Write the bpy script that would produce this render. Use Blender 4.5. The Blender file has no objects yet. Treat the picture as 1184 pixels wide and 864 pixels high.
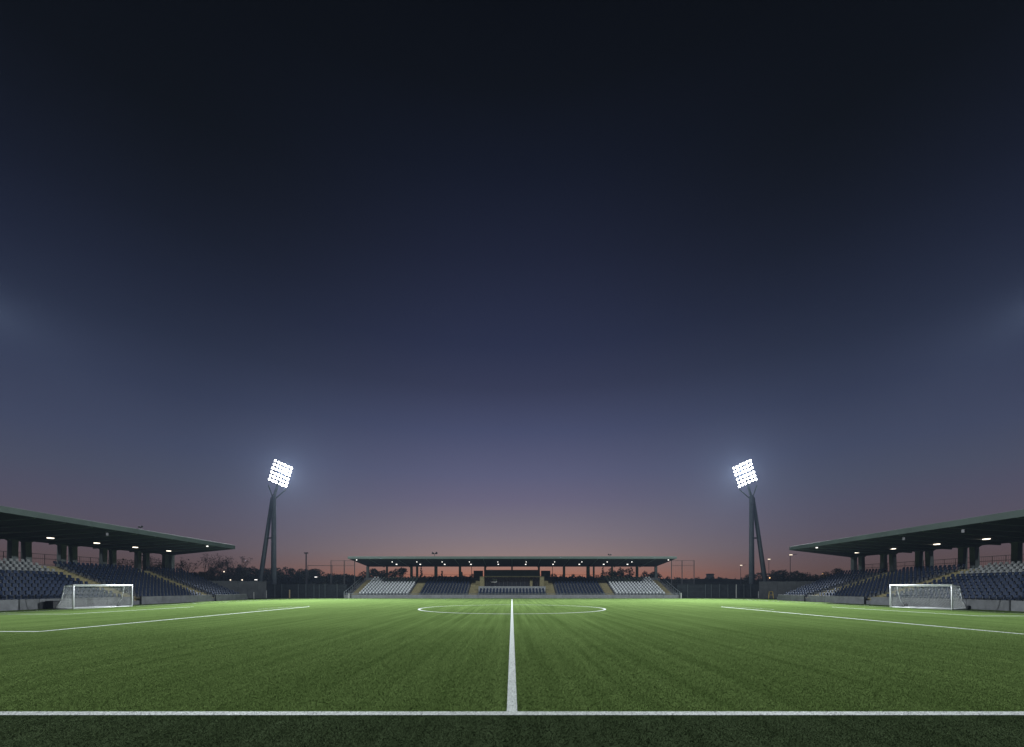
import bpy, bmesh, math, random
import numpy as np
from mathutils import Vector, Matrix

random.seed(7)
RNG = np.random.default_rng(11)
scene = bpy.context.scene
COL = scene.collection
R = math.radians

# ------------------------------------------------------------------ camera numbers (photo pixel space 1184 x 864)
EYE = 2.06
F = 494.0
CX, CY = 592.0, 680.0


def px(x, y, d):
    """a photo pixel at depth d -> world point"""
    return ((x - CX) / F * d, d, EYE + (CY - y) / F * d)


def gp(x, y):
    """a photo pixel on the ground -> world x, y"""
    d = F * EYE / (y - CY)
    return ((x - CX) / F * d, d)


# ------------------------------------------------------------------ materials
MATS = {}


def mat(name, col, rough=0.7, metal=0.0, var=0.25, scale=3.0, bump=0.0, spec=0.15, col2=None, stretch=None):
    if name in MATS:
        return MATS[name]
    m = bpy.data.materials.new(name)
    m.use_nodes = True
    nt = m.node_tree
    b = nt.nodes['Principled BSDF']
    b.inputs['Roughness'].default_value = rough
    b.inputs['Metallic'].default_value = metal
    b.inputs['Specular IOR Level'].default_value = spec
    geo = nt.nodes.new('ShaderNodeNewGeometry')
    mp = nt.nodes.new('ShaderNodeMapping')
    if stretch:
        mp.inputs['Scale'].default_value = stretch
    nt.links.new(geo.outputs['Position'], mp.inputs['Vector'])
    n1 = nt.nodes.new('ShaderNodeTexNoise')
    n1.inputs['Scale'].default_value = scale
    n1.inputs['Detail'].default_value = 6
    n1.inputs['Roughness'].default_value = 0.65
    nt.links.new(mp.outputs['Vector'], n1.inputs['Vector'])
    r = nt.nodes.new('ShaderNodeValToRGB')
    c2 = col2 or tuple(min(1, c * (1 + var)) for c in col)
    c1 = tuple(c * (1 - var) for c in col)
    r.color_ramp.elements[0].position = 0.3
    r.color_ramp.elements[1].position = 0.72
    r.color_ramp.elements[0].color = (*c1, 1)
    r.color_ramp.elements[1].color = (*c2, 1)
    nt.links.new(n1.outputs['Fac'], r.inputs['Fac'])
    nt.links.new(r.outputs['Color'], b.inputs['Base Color'])
    if bump:
        bp = nt.nodes.new('ShaderNodeBump')
        bp.inputs['Strength'].default_value = bump
        bp.inputs['Distance'].default_value = 0.02
        nt.links.new(n1.outputs['Fac'], bp.inputs['Height'])
        nt.links.new(bp.outputs['Normal'], b.inputs['Normal'])
    MATS[name] = m
    return m


def emit(name, col, strength):
    m = bpy.data.materials.new(name)
    m.use_nodes = True
    b = m.node_tree.nodes['Principled BSDF']
    b.inputs['Base Color'].default_value = (.6, .6, .6, 1)
    b.inputs['Emission Color'].default_value = (*col, 1)
    b.inputs['Emission Strength'].default_value = strength
    m.cycles.emission_sampling = 'NONE'
    MATS[name] = m
    return m


def island_mat(name, stops, rough=0.6, spec=0.25, lift=0.0):
    """colour picked per leaf or blade"""
    m = bpy.data.materials.new(name)
    m.use_nodes = True
    nt = m.node_tree
    b = nt.nodes['Principled BSDF']
    b.inputs['Roughness'].default_value = rough
    b.inputs['Specular IOR Level'].default_value = spec
    geo = nt.nodes.new('ShaderNodeNewGeometry')
    r = nt.nodes.new('ShaderNodeValToRGB')
    els = r.color_ramp.elements
    while len(els) < len(stops):
        els.new(0.5)
    for e, (p, c) in zip(els, stops):
        e.position = p
        e.color = (*c, 1)
    nt.links.new(geo.outputs['Random Per Island'], r.inputs['Fac'])
    nt.links.new(r.outputs['Color'], b.inputs['Base Color'])
    if lift:
        a = nt.nodes.new('ShaderNodeVectorMath'); a.operation = 'MULTIPLY_ADD'
        nt.links.new(geo.outputs['Normal'], a.inputs[0])
        a.inputs[1].default_value = (1 - lift,) * 3
        a.inputs[2].default_value = (0, 0, lift)
        c = nt.nodes.new('ShaderNodeVectorMath'); c.operation = 'NORMALIZE'
        nt.links.new(a.outputs[0], c.inputs[0])
        nt.links.new(c.outputs[0], b.inputs['Normal'])
    MATS[name] = m
    return m


M_CONC = mat('concrete', (.17, .175, .18), .85, var=.22, scale=1.3, bump=.3)
M_WALLS = mat('shaded_wall_concrete', (.085, .088, .092), .85, var=.28, scale=1.1, bump=.3)  # side-stand concrete, darkened in its colour to stand for dimmer light
M_FASCS = mat('shaded_fascia', (.030, .042, .038), .6, var=.2, scale=.6, spec=.08)  # fascia metal again, with the side stands' dimness put into the colour
M_CONCD = mat('dark_concrete', (.10, .105, .11), .85, var=.25, scale=.9, bump=.3)
M_TERR = mat('terrace_concrete', (.075, .078, .082), .9, var=.3, scale=2.5, bump=.2)
M_STAIR = mat('stair_concrete', (.15, .13, .07), .9, var=.3, scale=4, bump=.2)
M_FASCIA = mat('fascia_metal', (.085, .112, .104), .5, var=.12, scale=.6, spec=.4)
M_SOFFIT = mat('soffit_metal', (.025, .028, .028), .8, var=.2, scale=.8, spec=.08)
M_COLUMN = mat('column_paint', (.085, .098, .098), .7, var=.2, scale=1.2, spec=.1)
M_STEEL = mat('grey_steel', (.16, .18, .19), .45, metal=.3, var=.2, scale=2)
M_TOWER = mat('tower_paint', (.085, .10, .112), .5, var=.2, scale=.7)
M_RAIL = mat('rail_steel', (.06, .06, .065), .5, metal=.3, var=.2, scale=3)
M_BLACK = mat('black_plastic', (.015, .016, .018), .5, var=.3, scale=6)
M_SEATB = mat('navy_seat', (.010, .017, .038), .6, var=.35, scale=2.1, spec=.08)
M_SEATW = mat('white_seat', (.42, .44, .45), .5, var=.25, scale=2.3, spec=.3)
M_SEATW_SHADE = mat('shaded_white_seat', (.15, .157, .16), .6, var=.25, scale=2.3, spec=.1)  # the white seats, with the shade under the side roofs put into the colour
M_WHITE = mat('white_paint', (.6, .61, .62), .4, var=.1, scale=4, spec=.5)
M_NET = mat('net_cord', (.62, .63, .62), .8, var=.1, scale=5)
M_GLASS = mat('dark_glass', (.012, .015, .02), .12, var=.3, scale=.7, spec=.6)
M_BARK = mat('bark', (.035, .03, .026), .9, var=.35, scale=6, bump=.4)
M_MARK = mat('line_paint', (.32, .34, .32), .85, var=.3, scale=22)
M_FENCE = mat('fence_wire', (.035, .04, .043), .6, metal=.2, var=.2, scale=3)
M_SCREEN = mat('fence_screen', (.026, .031, .034), .85, var=.3, scale=1.5)
M_PALE = mat('pale_post', (.42, .42, .4), .6, var=.2, scale=5)
M_YELLOW = mat('yellow_paint', (.5, .36, .08), .5, var=.2, scale=5)
M_TAN = mat('tan_paint', (.34, .26, .14), .6, var=.2, scale=5)
M_SOIL = mat('dark_earth', (.03, .034, .026), .95, var=.4, scale=.15, bump=.4)
M_LEAFD = island_mat('dark_leaves', [(0, (.010, .014, .009)), (.5, (.02, .027, .016)), (1, (.04, .046, .028))])
M_LEAFB = island_mat('autumn_leaves', [(0, (.008, .008, .006)), (.6, (.016, .015, .011)), (1, (.03, .026, .018))])
E_FLOOD = emit('flood_lens', (.93, .96, 1.0), 30)
E_ROOF = emit('warm_lamp', (1.0, .86, .70), 3.2)
E_COOL = emit('cool_lamp', (1.0, .95, .9), 1.7)
E_STREET = emit('street_lamp_glow', (1.0, .83, .62), 1.6)
E_ORANGE = emit('orange_lamp_glow', (1.0, .55, .2), 2.0)

# ------------------------------------------------------------------ mesh builder
ORIGIN = {}


class MB:
    def __init__(s):
        s.v = []
        s.f = []

    def quad(s, a, b, c, d):
        n = len(s.v)
        s.v += [tuple(a), tuple(b), tuple(c), tuple(d)]
        s.f.append((n, n + 1, n + 2, n + 3))
        return s

    def hexa(s, p):
        """8 corners: bottom 4 ccw, top 4 ccw"""
        n = len(s.v)
        s.v += [tuple(q) for q in p]
        for f in ((3, 2, 1, 0), (4, 5, 6, 7), (0, 1, 5, 4), (1, 2, 6, 5), (2, 3, 7, 6), (3, 0, 4, 7)):
            s.f.append(tuple(n + i for i in f))
        return s

    def box(s, x0, x1, y0, y1, z0, z1):
        if x0 > x1: x0, x1 = x1, x0
        if y0 > y1: y0, y1 = y1, y0
        return s.hexa([(x0, y0, z0), (x1, y0, z0), (x1, y1, z0), (x0, y1, z0),
                       (x0, y0, z1), (x1, y0, z1), (x1, y1, z1), (x0, y1, z1)])

    def tube(s, a, b, r0, r1=None, n=8, cap=True):
        r1 = r0 if r1 is None else r1
        a, b = Vector(a), Vector(b)
        d = (b - a)
        if d.length < 1e-6:
            return s
        d.normalize()
        u = d.orthogonal().normalized()
        w = d.cross(u)
        k = len(s.v)
        for p, r in ((a, r0), (b, r1)):
            for i in range(n):
                t = 2 * math.pi * i / n
                s.v.append(tuple(p + (u * math.cos(t) + w * math.sin(t)) * r))
        for i in range(n):
            j = (i + 1) % n
            s.f.append((k + i, k + j, k + n + j, k + n + i))
        if cap:
            s.f.append(tuple(k + i for i in reversed(range(n))))
            s.f.append(tuple(k + n + i for i in range(n)))
        return s

    def path(s, pts, r, n=8):
        for a, b in zip(pts, pts[1:]):
            s.tube(a, b, r, n=n)
        return s

    def build(s, name, m, parent=None, smooth=False, bevel=0.0):
        me = bpy.data.meshes.new(name)
        v = s.v
        if parent is not None:
            o = ORIGIN[parent.name]
            v = [(p[0] - o[0], p[1] - o[1], p[2] - o[2]) for p in s.v]
        else:
            o = (0, 0, 0)
        me.from_pydata(v, [], s.f)
        me.materials.append(m)
        if smooth:
            me.polygons.foreach_set('use_smooth', [True] * len(me.polygons))
        ob = bpy.data.objects.new(name, me)
        COL.objects.link(ob)
        if parent is not None:
            ob.parent = parent
        ORIGIN[ob.name] = o
        if bevel:
            bv = ob.modifiers.new('bevel', 'BEVEL')
            bv.width = bevel
            bv.segments = 2
            bv.limit_method = 'ANGLE'
        return ob


def raw_mesh(name, verts, loops, size, m, parent=None, slots=None, slot_idx=None):
    """big numpy meshes: verts (n,3), loops (f*size)"""
    me = bpy.data.meshes.new(name)
    nf = len(loops) // size
    me.vertices.add(len(verts))
    me.vertices.foreach_set('co', np.asarray(verts, np.float32).ravel())
    me.loops.add(len(loops))
    me.loops.foreach_set('vertex_index', np.asarray(loops, np.int32))
    me.polygons.add(nf)
    me.polygons.foreach_set('loop_start', np.arange(0, nf * size, size, dtype=np.int32))
    for q in (slots or [m]):
        me.materials.append(q)
    if slot_idx is not None:
        me.polygons.foreach_set('material_index', np.asarray(slot_idx, np.int32))
    me.update(calc_edges=True)
    ob = bpy.data.objects.new(name, me)
    COL.objects.link(ob)
    if parent is not None:
        ob.parent = parent
    ORIGIN[ob.name] = (0, 0, 0)
    return ob


def thing(name, label, cat, loc, group=None):
    o = bpy.data.objects.new(name, None)
    o.empty_display_size = 0.3
    COL.objects.link(o)
    o.location = loc
    ORIGIN[o.name] = tuple(loc)
    o['label'] = label
    o['category'] = cat
    if group:
        o['group'] = group
    return o


def tag(o, label, cat, group=None):
    o['label'] = label
    o['category'] = cat
    if group:
        o['group'] = group
    return o


def structure(o):
    o['kind'] = 'structure'
    return o


# ------------------------------------------------------------------ ground, turf, markings
def turf_material(name, dark, light, coarse):
    m = bpy.data.materials.new(name)
    m.use_nodes = True
    nt = m.node_tree
    L = nt.links.new
    b = nt.nodes['Principled BSDF']
    b.inputs['Roughness'].default_value = .9
    b.inputs['Specular IOR Level'].default_value = 0
    geo = nt.nodes.new('ShaderNodeNewGeometry')

    def noise(scale, stretch, detail=4, rough=.6, rot=0):
        mp = nt.nodes.new('ShaderNodeMapping')
        mp.inputs['Scale'].default_value = stretch
        mp.inputs['Rotation'].default_value = (0, 0, rot)
        L(geo.outputs['Position'], mp.inputs['Vector'])
        n = nt.nodes.new('ShaderNodeTexNoise')
        n.inputs['Scale'].default_value = scale
        n.inputs['Detail'].default_value = detail
        n.inputs['Roughness'].default_value = rough
        L(mp.outputs['Vector'], n.inputs['Vector'])
        return n.outputs['Fac']

    fine = noise(48, (1, 1, 1), 5, .75)
    clump = noise(2.2, (1, 1, 1), 4)
    rows = noise(2.6, (1, .02, 1), 3, .7)                 # seams of the rolled turf run up the pitch
    rows2 = noise(2.2, (1, .03, 1), 3, .7, R(18))
    big = noise(.08, (1, 1, 1), 2)

    def mixv(a, k1, c, k2):
        x = nt.nodes.new('ShaderNodeMath'); x.operation = 'MULTIPLY'
        L(a, x.inputs[0]); x.inputs[1].default_value = k1
        y = nt.nodes.new('ShaderNodeMath'); y.operation = 'MULTIPLY_ADD'
        L(c, y.inputs[0]); y.inputs[1].default_value = k2
        L(x.outputs[0], y.inputs[2])
        return y.outputs[0]

    a = mixv(fine, .3, clump, .12)
    c = mixv(rows, .45, rows2, .2)
    d = nt.nodes.new('ShaderNodeMath'); d.operation = 'ADD'
    L(a, d.inputs[0]); L(c, d.inputs[1])
    e = nt.nodes.new('ShaderNodeMath'); e.operation = 'MULTIPLY_ADD'
    L(big, e.inputs[0]); e.inputs[1].default_value = .2
    L(d.outputs[0], e.inputs[2])
    r = nt.nodes.new('ShaderNodeValToRGB')
    r.color_ramp.elements[0].position = .5
    r.color_ramp.elements[1].position = .77
    r.color_ramp.elements[0].color = (*dark, 1)
    r.color_ramp.elements[1].color = (*light, 1)
    L(e.outputs[0], r.inputs['Fac'])
    L(r.outputs['Color'], b.inputs['Base Color'])
    bp = nt.nodes.new('ShaderNodeBump')
    bp.inputs['Strength'].default_value = .8
    bp.inputs['Distance'].default_value = .03
    L(fine, bp.inputs['Height'])
    L(bp.outputs['Normal'], b.inputs['Normal'])
    return m


M_TURF = turf_material('turf', (.042, .068, .018), (.092, .136, .042), 1)
M_RUNOFF = turf_material('runoff_turf', (.020, .030, .013), (.044, .062, .030), 1)

TOUCH = 7.0          # near touchline depth
structure(MB().quad((-340, -40, 0), (340, -40, 0), (340, 345, 0), (-340, 345, 0)).build('ground', M_SOIL))
structure(MB().quad((-46.5, TOUCH - .1, .004), (46.5, TOUCH - .1, .004), (46.5, 85.2, .004), (-46.5, 85.2, .004)).build('pitch', M_TURF))
structure(MB().quad((-46.5, -6, .0045), (46.5, -6, .0045), (46.5, TOUCH - .1, .0045), (-46.5, TOUCH - .1, .0045)).build('run_off_strip', M_RUNOFF))

mk = MB()
ZL = .009


def strip(a, b, w, z=ZL):
    a, b = Vector((a[0], a[1], 0)), Vector((b[0], b[1], 0))
    d = (b - a).normalized()
    n = Vector((-d.y, d.x, 0)) * w * .5
    mk.quad(*[(p.x, p.y, z) for p in (a - n, b - n, b + n, a + n)])


def curve_strip(pts, w, z=ZL):
    P = [Vector((p[0], p[1], 0)) for p in pts]
    L_, Rr = [], []
    for i, p in enumerate(P):
        d = (P[min(i + 1, len(P) - 1)] - P[max(i - 1, 0)]).normalized()
        n = Vector((-d.y, d.x, 0)) * w * .5
        L_.append(p + n); Rr.append(p - n)
    for i in range(len(P) - 1):
        mk.quad(*[(q.x, q.y, z) for q in (Rr[i], Rr[i + 1], L_[i + 1], L_[i])])


LW = .2
strip((-46.4, TOUCH), (46.4, TOUCH), LW)
strip((0.0, TOUCH + LW / 2), (0.0, 79), .175)
strip((-46.4, 79.1), (46.4, 79.1), .2)
RC = 9.15
CD = 43.0
curve_strip([(RC * math.cos(t), CD + RC * math.sin(t)) for t in np.linspace(0, 2 * math.pi, 129)], .23, ZL + .004)
# penalty boxes and goal areas, where the photograph shows them
strip((-22.3, 20.2), (-22.3, 46.9), .22, ZL)
strip((-22.19, 20.12), (-42.4, 20.12), .22, ZL + .004)
curve_strip([(-22.3, 46.9), (-22.8, 47.9), (-23.5, 47.6), (-24.0, 46.0), (-24.3, 43.6), (-24.4, 41)], .07, ZL + .004)
strip((-34.8, 33.6), (-34.8, 46.7), .2, ZL)
strip((-34.7, 33.52), (-42.4, 33.52), .2, ZL + .004)
strip((22.8, 17.5), (22.8, 46.4), .22, ZL)
strip((22.69, 17.42), (41, 17.42), .22, ZL + .004)
curve_strip([(22.8, 46.4), (23.3, 47.4), (24.0, 47.1), (24.5, 45.6), (24.8, 43.2), (24.9, 40.6)], .07, ZL + .004)
strip((34.4, 31.4), (34.4, 46), .2, ZL)
strip((34.3, 31.32), (41, 31.32), .2, ZL + .004)
strip((-42.5, TOUCH + .1), (-42.5, 79), .12, ZL)
strip((41.0, TOUCH + .1), (41.0, 79), .12, ZL)
structure(mk.build('pitch_markings', M_MARK))

# grass blades of the nearest turf
M_BLADE = island_mat('turf_fibre', [(0, (.030, .050, .011)), (.5, (.074, .112, .030)), (1, (.13, .18, .066))], .85, 0, .55)
M_BLADEW = island_mat('white_fibre', [(0, (.13, .15, .13)), (.5, (.30, .32, .31)), (1, (.48, .50, .49))], .6, 0, .55)
M_BLADER = island_mat('runoff_fibre', [(0, (.014, .023, .008)), (.5, (.038, .056, .022)), (1, (.080, .108, .050))], .85, 0, .55)


def blades(name, x0, x1, y0, y1, dens, h, w):
    n = int((x1 - x0) * (y1 - y0) * dens)
    u_ = RNG.uniform(0, 1, n)
    Y = y0 + (y1 - y0) * (1 - np.sqrt(1 - u_ * .995))        # thins out with distance
    X = RNG.uniform(x0, x1, n) * (.45 + .55 * (Y - y0) / (y1 - y0))
    ang = RNG.uniform(0, math.tau, n)
    H = h * RNG.uniform(.55, 1.15, n)
    W = w * RNG.uniform(.7, 1.3, n)
    lx = RNG.normal(0, .45, n) * H
    ly = RNG.normal(0, .45, n) * H
    dx, dy = np.cos(ang) * W / 2, np.sin(ang) * W / 2
    V = np.empty((n, 3, 3), np.float32)
    V[:, 0] = np.stack([X - dx, Y - dy, np.full(n, .005)], 1)
    V[:, 1] = np.stack([X + dx, Y + dy, np.full(n, .005)], 1)
    V[:, 2] = np.stack([X + lx, Y + ly, H], 1)
    idx = np.zeros(n, np.int32)
    jit = RNG.normal(0, .008, n)
    idx[Y < TOUCH - .1] = 2
    line = (np.abs(Y - TOUCH + jit) < .1) | ((np.abs(X + jit) < .0875) & (Y > TOUCH))
    line |= (np.abs(np.abs(X) - 22.5 + jit) < .25) & (Y > 21) & (np.abs(X) < 0)
    idx[line] = 1
    o = raw_mesh(name, V.reshape(-1, 3), np.arange(n * 3), 3, None, None, [M_BLADE, M_BLADEW, M_BLADER], idx)
    o['kind'] = 'stuff'
    return o


blades('grass', -32, 32, 3.6, 24, 800, .019, .0095)


# ------------------------------------------------------------------ seats
def seat_template():
    """a tip-up stadium seat facing -y, base at the origin: returns verts, quads"""
    m = MB()
    w = .19
    # pan, a little dished: three strips
    prof = [(-.40, .40), (-.37, .425), (-.2, .405), (-.04, .395)]
    th = .03
    for (ya, za), (yb, zb) in zip(prof, prof[1:]):
        m.hexa([(-w, ya, za - th), (w, ya, za - th), (w, yb, zb - th), (-w, yb, zb - th),
                (-w, ya, za), (w, ya, za), (w, yb, zb), (-w, yb, zb)])
    # back, leaning and rounded at the top
    bp = [(-.03, .42, w), (0.0, .58, w), (.03, .70, w * .93), (.038, .75, w * .7)]
    for (ya, za, wa), (yb, zb, wb) in zip(bp, bp[1:]):
        m.hexa([(-wa, ya, za), (wa, ya, za), (wa, ya + .03, za), (-wa, ya + .03, za),
                (-wb, yb, zb), (wb, yb, zb), (wb, yb + .03, zb), (-wb, yb + .03, zb)])
    # bracket down to the tread
    m.box(-.04, .04, -.10, -.02, 0, .38)
    return np.array(m.v, np.float32), np.array(m.f, np.int32)


SV, SF = seat_template()


def seat_mesh(name, m, ang):
    c, s = math.cos(ang), math.sin(ang)
    v = SV.copy()
    x, y = v[:, 0].copy(), v[:, 1].copy()
    v[:, 0], v[:, 1] = c * x - s * y, s * x + c * y
    me = bpy.data.meshes.new(name)
    me.from_pydata(v.tolist(), [], SF.tolist())
    me.materials.append(m)
    return me


def fill_seats(root, spots, ang, in_view, limit=100, pale=None):
    """spots: (x, y, z, white). The largest in the photo become parts, the rest one part."""
    o = ORIGIN[root.name]
    spots = sorted(spots, key=lambda p: (not in_view(p), p[0] ** 2 + p[1] ** 2))
    meB, meW = seat_mesh('navy_seat', M_SEATB, ang), seat_mesh('white_seat', pale or M_SEATW, ang)
    nwhite = sum(1 for p in spots[:limit] if p[3])
    for p in spots[:limit]:
        ob = bpy.data.objects.new('seat', meW if p[3] else meB)
        COL.objects.link(ob)
        ob.parent = root
        ob.location = (p[0] - o[0], p[1] - o[1], p[2] - o[2])
        if p[3] and nwhite < limit:
            ob['label'] = 'white plastic seat'
    rest = np.array([p[:3] for p in spots[limit:]], np.float32) - np.array(o, np.float32)
    white = np.array([p[3] for p in spots[limit:]], bool)
    c, s = math.cos(ang), math.sin(ang)
    n = len(rest)
    a = ang + RNG.normal(0, .02, n)
    ca, sa = np.cos(a)[:, None], np.sin(a)[:, None]
    V = np.empty((n, len(SV), 3), np.float32)
    V[:, :, 0] = ca * SV[None, :, 0] - sa * SV[None, :, 1] + rest[:, 0:1]
    V[:, :, 1] = sa * SV[None, :, 0] + ca * SV[None, :, 1] + rest[:, 1:2]
    V[:, :, 2] = SV[None, :, 2] + rest[:, 2:3]
    fl = (SF[None] + (np.arange(n) * len(SV))[:, None, None]).reshape(-1)
    idx = np.repeat(white.astype(np.int32), len(SF))
    ob = raw_mesh('seating', V.reshape(-1, 3), fl, 4, None, root, [M_SEATB, pale or M_SEATW], idx)
    ob['kind'] = 'stuff'


# ------------------------------------------------------------------ side stands
def side_stand(label, sg, P):
    """sg -1 left, +1 right. P: measured numbers, x given as distance from the middle."""
    D0 = 27.0
    root = thing('grandstand', label, 'grandstand', (sg * (P['xf'](50) + 7), 50, 0), 'covered stands around the pitch')
    xf, xb = P['xf'], P['xb']
    Df, Db = P['Df'], P['Db']              # far ends: front and back
    N = 12
    z0, z1 = .62, P['zseat'] - .85

    def X(t, d):
        return sg * (xf(d) * (1 - t) + xb * t)

    def dend(t):
        return Df * (1 - t) + Db * t

    ts = [(.55 + i * (xb - xf(50) - .8) / N) / (xb - xf(50)) for i in range(N + 1)]
    zs = [z0 + (z1 - z0) * i / (N - 1) for i in range(N)]
    aisles = P['aisles']
    # terrace segments between the aisles
    te = MB()
    cuts = [D0] + [v for a in aisles for v in a] + [None]
    for k in range(0, len(cuts), 2):
        for i in range(N):
            ta, tb = ts[i], ts[i + 1]
            a0 = cuts[k]
            a1 = cuts[k + 1] if cuts[k + 1] is not None else dend(ta)
            te.hexa([(X(ta, a0), a0, 0), (X(tb, a0), a0, 0), (X(tb, a1), a1, 0), (X(ta, a1), a1, 0),
                     (X(ta, a0), a0, zs[i]), (X(tb, a0), a0, zs[i]), (X(tb, a1), a1, zs[i]), (X(ta, a1), a1, zs[i])])
    te.build('terrace', M_TERR, root)
    for a0, a1 in aisles:
        st = MB()
        for i in range(N):
            for h in (0, 1):
                ta = ts[i] + (ts[i + 1] - ts[i]) * h * .5
                tb = ts[i] + (ts[i + 1] - ts[i]) * (h + 1) * .5
                z = zs[i] + .004 + (h * .5 * (zs[1] - zs[0]) if i < N - 1 else 0)
                b0, b1 = a0 + .003, a1 - .003
                st.hexa([(X(ta, b0), b0, 0), (X(tb, b0), b0, 0), (X(tb, b1), b1, 0), (X(ta, b1), b1, 0),
                         (X(ta, b0), b0, z), (X(tb, b0), b0, z), (X(tb, b1), b1, z), (X(ta, b1), b1, z)])
        s_ = st.build('stairway', M_STAIR, root)
        hr = MB()
        for q in range(N):
            t, z = ts[q] + .02, zs[q]
            hr.tube((X(t, a1 - .1), a1 - .1, z), (X(t, a1 - .1), a1 - .1, z + .95), .02, n=6)
        hr.tube((X(ts[0] + .02, a1 - .1), a1 - .1, zs[0] + .95), (X(ts[N - 1] + .02, a1 - .1), a1 - .1, zs[N - 1] + .95), .028, n=6)
        hr.build('handrail', M_RAIL, s_)
    # front wall in cast panels, open at the stairs
    segs = []
    d = D0
    for a0, a1 in P['gaps']:
        segs.append((d, a0)); d = a1
    segs.append((d, Df))
    for (a, b) in segs:
        fw = MB()
        n = max(1, round((b - a) / 3.6))
        for i in range(n):
            p, q = a + (b - a) * i / n + .012, a + (b - a) * (i + 1) / n - .012
            h = P['wall_h']
            fw.hexa([(X(0, p), p, 0), (X(0, p) + sg * .22, p, 0), (X(0, q) + sg * .22, q, 0), (X(0, q), q, 0),
                     (X(0, p), p, h), (X(0, p) + sg * .22, p, h), (X(0, q) + sg * .22, q, h), (X(0, q), q, h)])
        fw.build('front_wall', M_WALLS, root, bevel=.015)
    wk = MB()
    for (a, b) in ((D0, Df - .1),):
        wk.hexa([(X(0, a) + sg * .225, a, 0), (X(ts[0], a) - sg * .003, a, 0), (X(ts[0], b) - sg * .003, b, 0), (X(0, b) + sg * .225, b, 0),
                 (X(0, a) + sg * .225, a, .5), (X(ts[0], a) - sg * .003, a, .5), (X(ts[0], b) - sg * .003, b, .5), (X(0, b) + sg * .225, b, .5)])
    wk.build('walkway', M_TERR, root)
    # end wall: sloping slab closing the far end
    ew = MB()
    e = .25
    for t0, t1, za, zb in ((0, ts[0], .85, .9), (ts[0], ts[N], .95, zs[-1] + .85)):
        ew.hexa([(X(t0, Df), dend(t0) + .003, 0), (X(t1, Df), dend(t1) + .003, 0), (X(t1, Df), dend(t1) + e, 0), (X(t0, Df), dend(t0) + e, 0),
                 (X(t0, Df), dend(t0) + .003, za - .3), (X(t1, Df), dend(t1) + .003, zb - .6), (X(t1, Df), dend(t1) + e, zb - .6), (X(t0, Df), dend(t0) + e, za - .3)])
    ew.build('end_wall', M_CONCD, root)
    # back walkway, parapet and railing
    zt = zs[-1]
    bw = MB()
    xo = xb + 2.6
    bw.hexa([(X(ts[N], D0) + sg * .003, D0, 0), (sg * xo, D0, 0), (sg * xo, Db + .3, 0), (X(ts[N], Db) + sg * .003, Db + .3, 0),
             (X(ts[N], D0) + sg * .003, D0, zt + .1), (sg * xo, D0, zt + .1), (sg * xo, Db + .3, zt + .1), (X(ts[N], Db) + sg * .003, Db + .3, zt + .1)])
    bw.build('rear_walkway', M_CONCD, root)
    rl = MB()
    zr = P['zrail']
    for d in np.arange(D0, Db, 1.5):
        rl.tube((sg * (xb + 1.9), d, zt + .1), (sg * (xb + 1.9), d, zr), .035, n=6)
    for z in (zr, (zr + zt) / 2 + .25, zt + .35):
        rl.tube((sg * (xb + 1.9), D0, z), (sg * (xb + 1.9), Db + .2, z), .03, n=6)
    for d in np.arange(D0 + .25, Db, .25):
        rl.tube((sg * (xb + 1.9), d, zt + .1), (sg * (xb + 1.9), d, zr), .008, n=4)
    rl.build('railing', M_RAIL, root)
    # roof: a long wedge, deeper and higher at the front
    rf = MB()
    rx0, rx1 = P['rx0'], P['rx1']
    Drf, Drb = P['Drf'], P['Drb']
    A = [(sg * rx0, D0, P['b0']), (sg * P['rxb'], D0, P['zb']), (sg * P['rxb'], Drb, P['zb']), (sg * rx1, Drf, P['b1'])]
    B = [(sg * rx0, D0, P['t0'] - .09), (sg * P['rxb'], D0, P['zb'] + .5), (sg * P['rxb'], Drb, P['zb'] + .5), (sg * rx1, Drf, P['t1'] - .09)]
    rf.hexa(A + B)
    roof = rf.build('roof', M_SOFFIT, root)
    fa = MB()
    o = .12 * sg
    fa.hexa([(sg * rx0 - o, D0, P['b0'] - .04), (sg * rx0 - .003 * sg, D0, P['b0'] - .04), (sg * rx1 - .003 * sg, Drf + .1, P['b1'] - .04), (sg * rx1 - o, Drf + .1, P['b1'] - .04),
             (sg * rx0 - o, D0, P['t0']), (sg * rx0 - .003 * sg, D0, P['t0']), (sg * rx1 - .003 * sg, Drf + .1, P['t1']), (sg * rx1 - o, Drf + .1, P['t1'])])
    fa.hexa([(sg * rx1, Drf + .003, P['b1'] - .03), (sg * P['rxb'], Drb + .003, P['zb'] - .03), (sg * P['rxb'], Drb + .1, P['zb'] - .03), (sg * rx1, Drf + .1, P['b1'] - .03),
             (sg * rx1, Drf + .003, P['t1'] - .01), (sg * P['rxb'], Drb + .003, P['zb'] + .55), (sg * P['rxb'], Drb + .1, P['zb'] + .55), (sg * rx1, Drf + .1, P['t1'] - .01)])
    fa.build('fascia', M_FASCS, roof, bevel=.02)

    def under(xd, d):
        k = (d - D0) / (Drf - D0)
        xfr = rx0 + (rx1 - rx0) * k
        zf = P['b0'] + (P['b1'] - P['b0']) * k
        return zf + (P['zb'] - zf) * (xd - xfr) / (P['rxb'] - xfr)
    # soffit ribs
    rib = MB()
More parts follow.
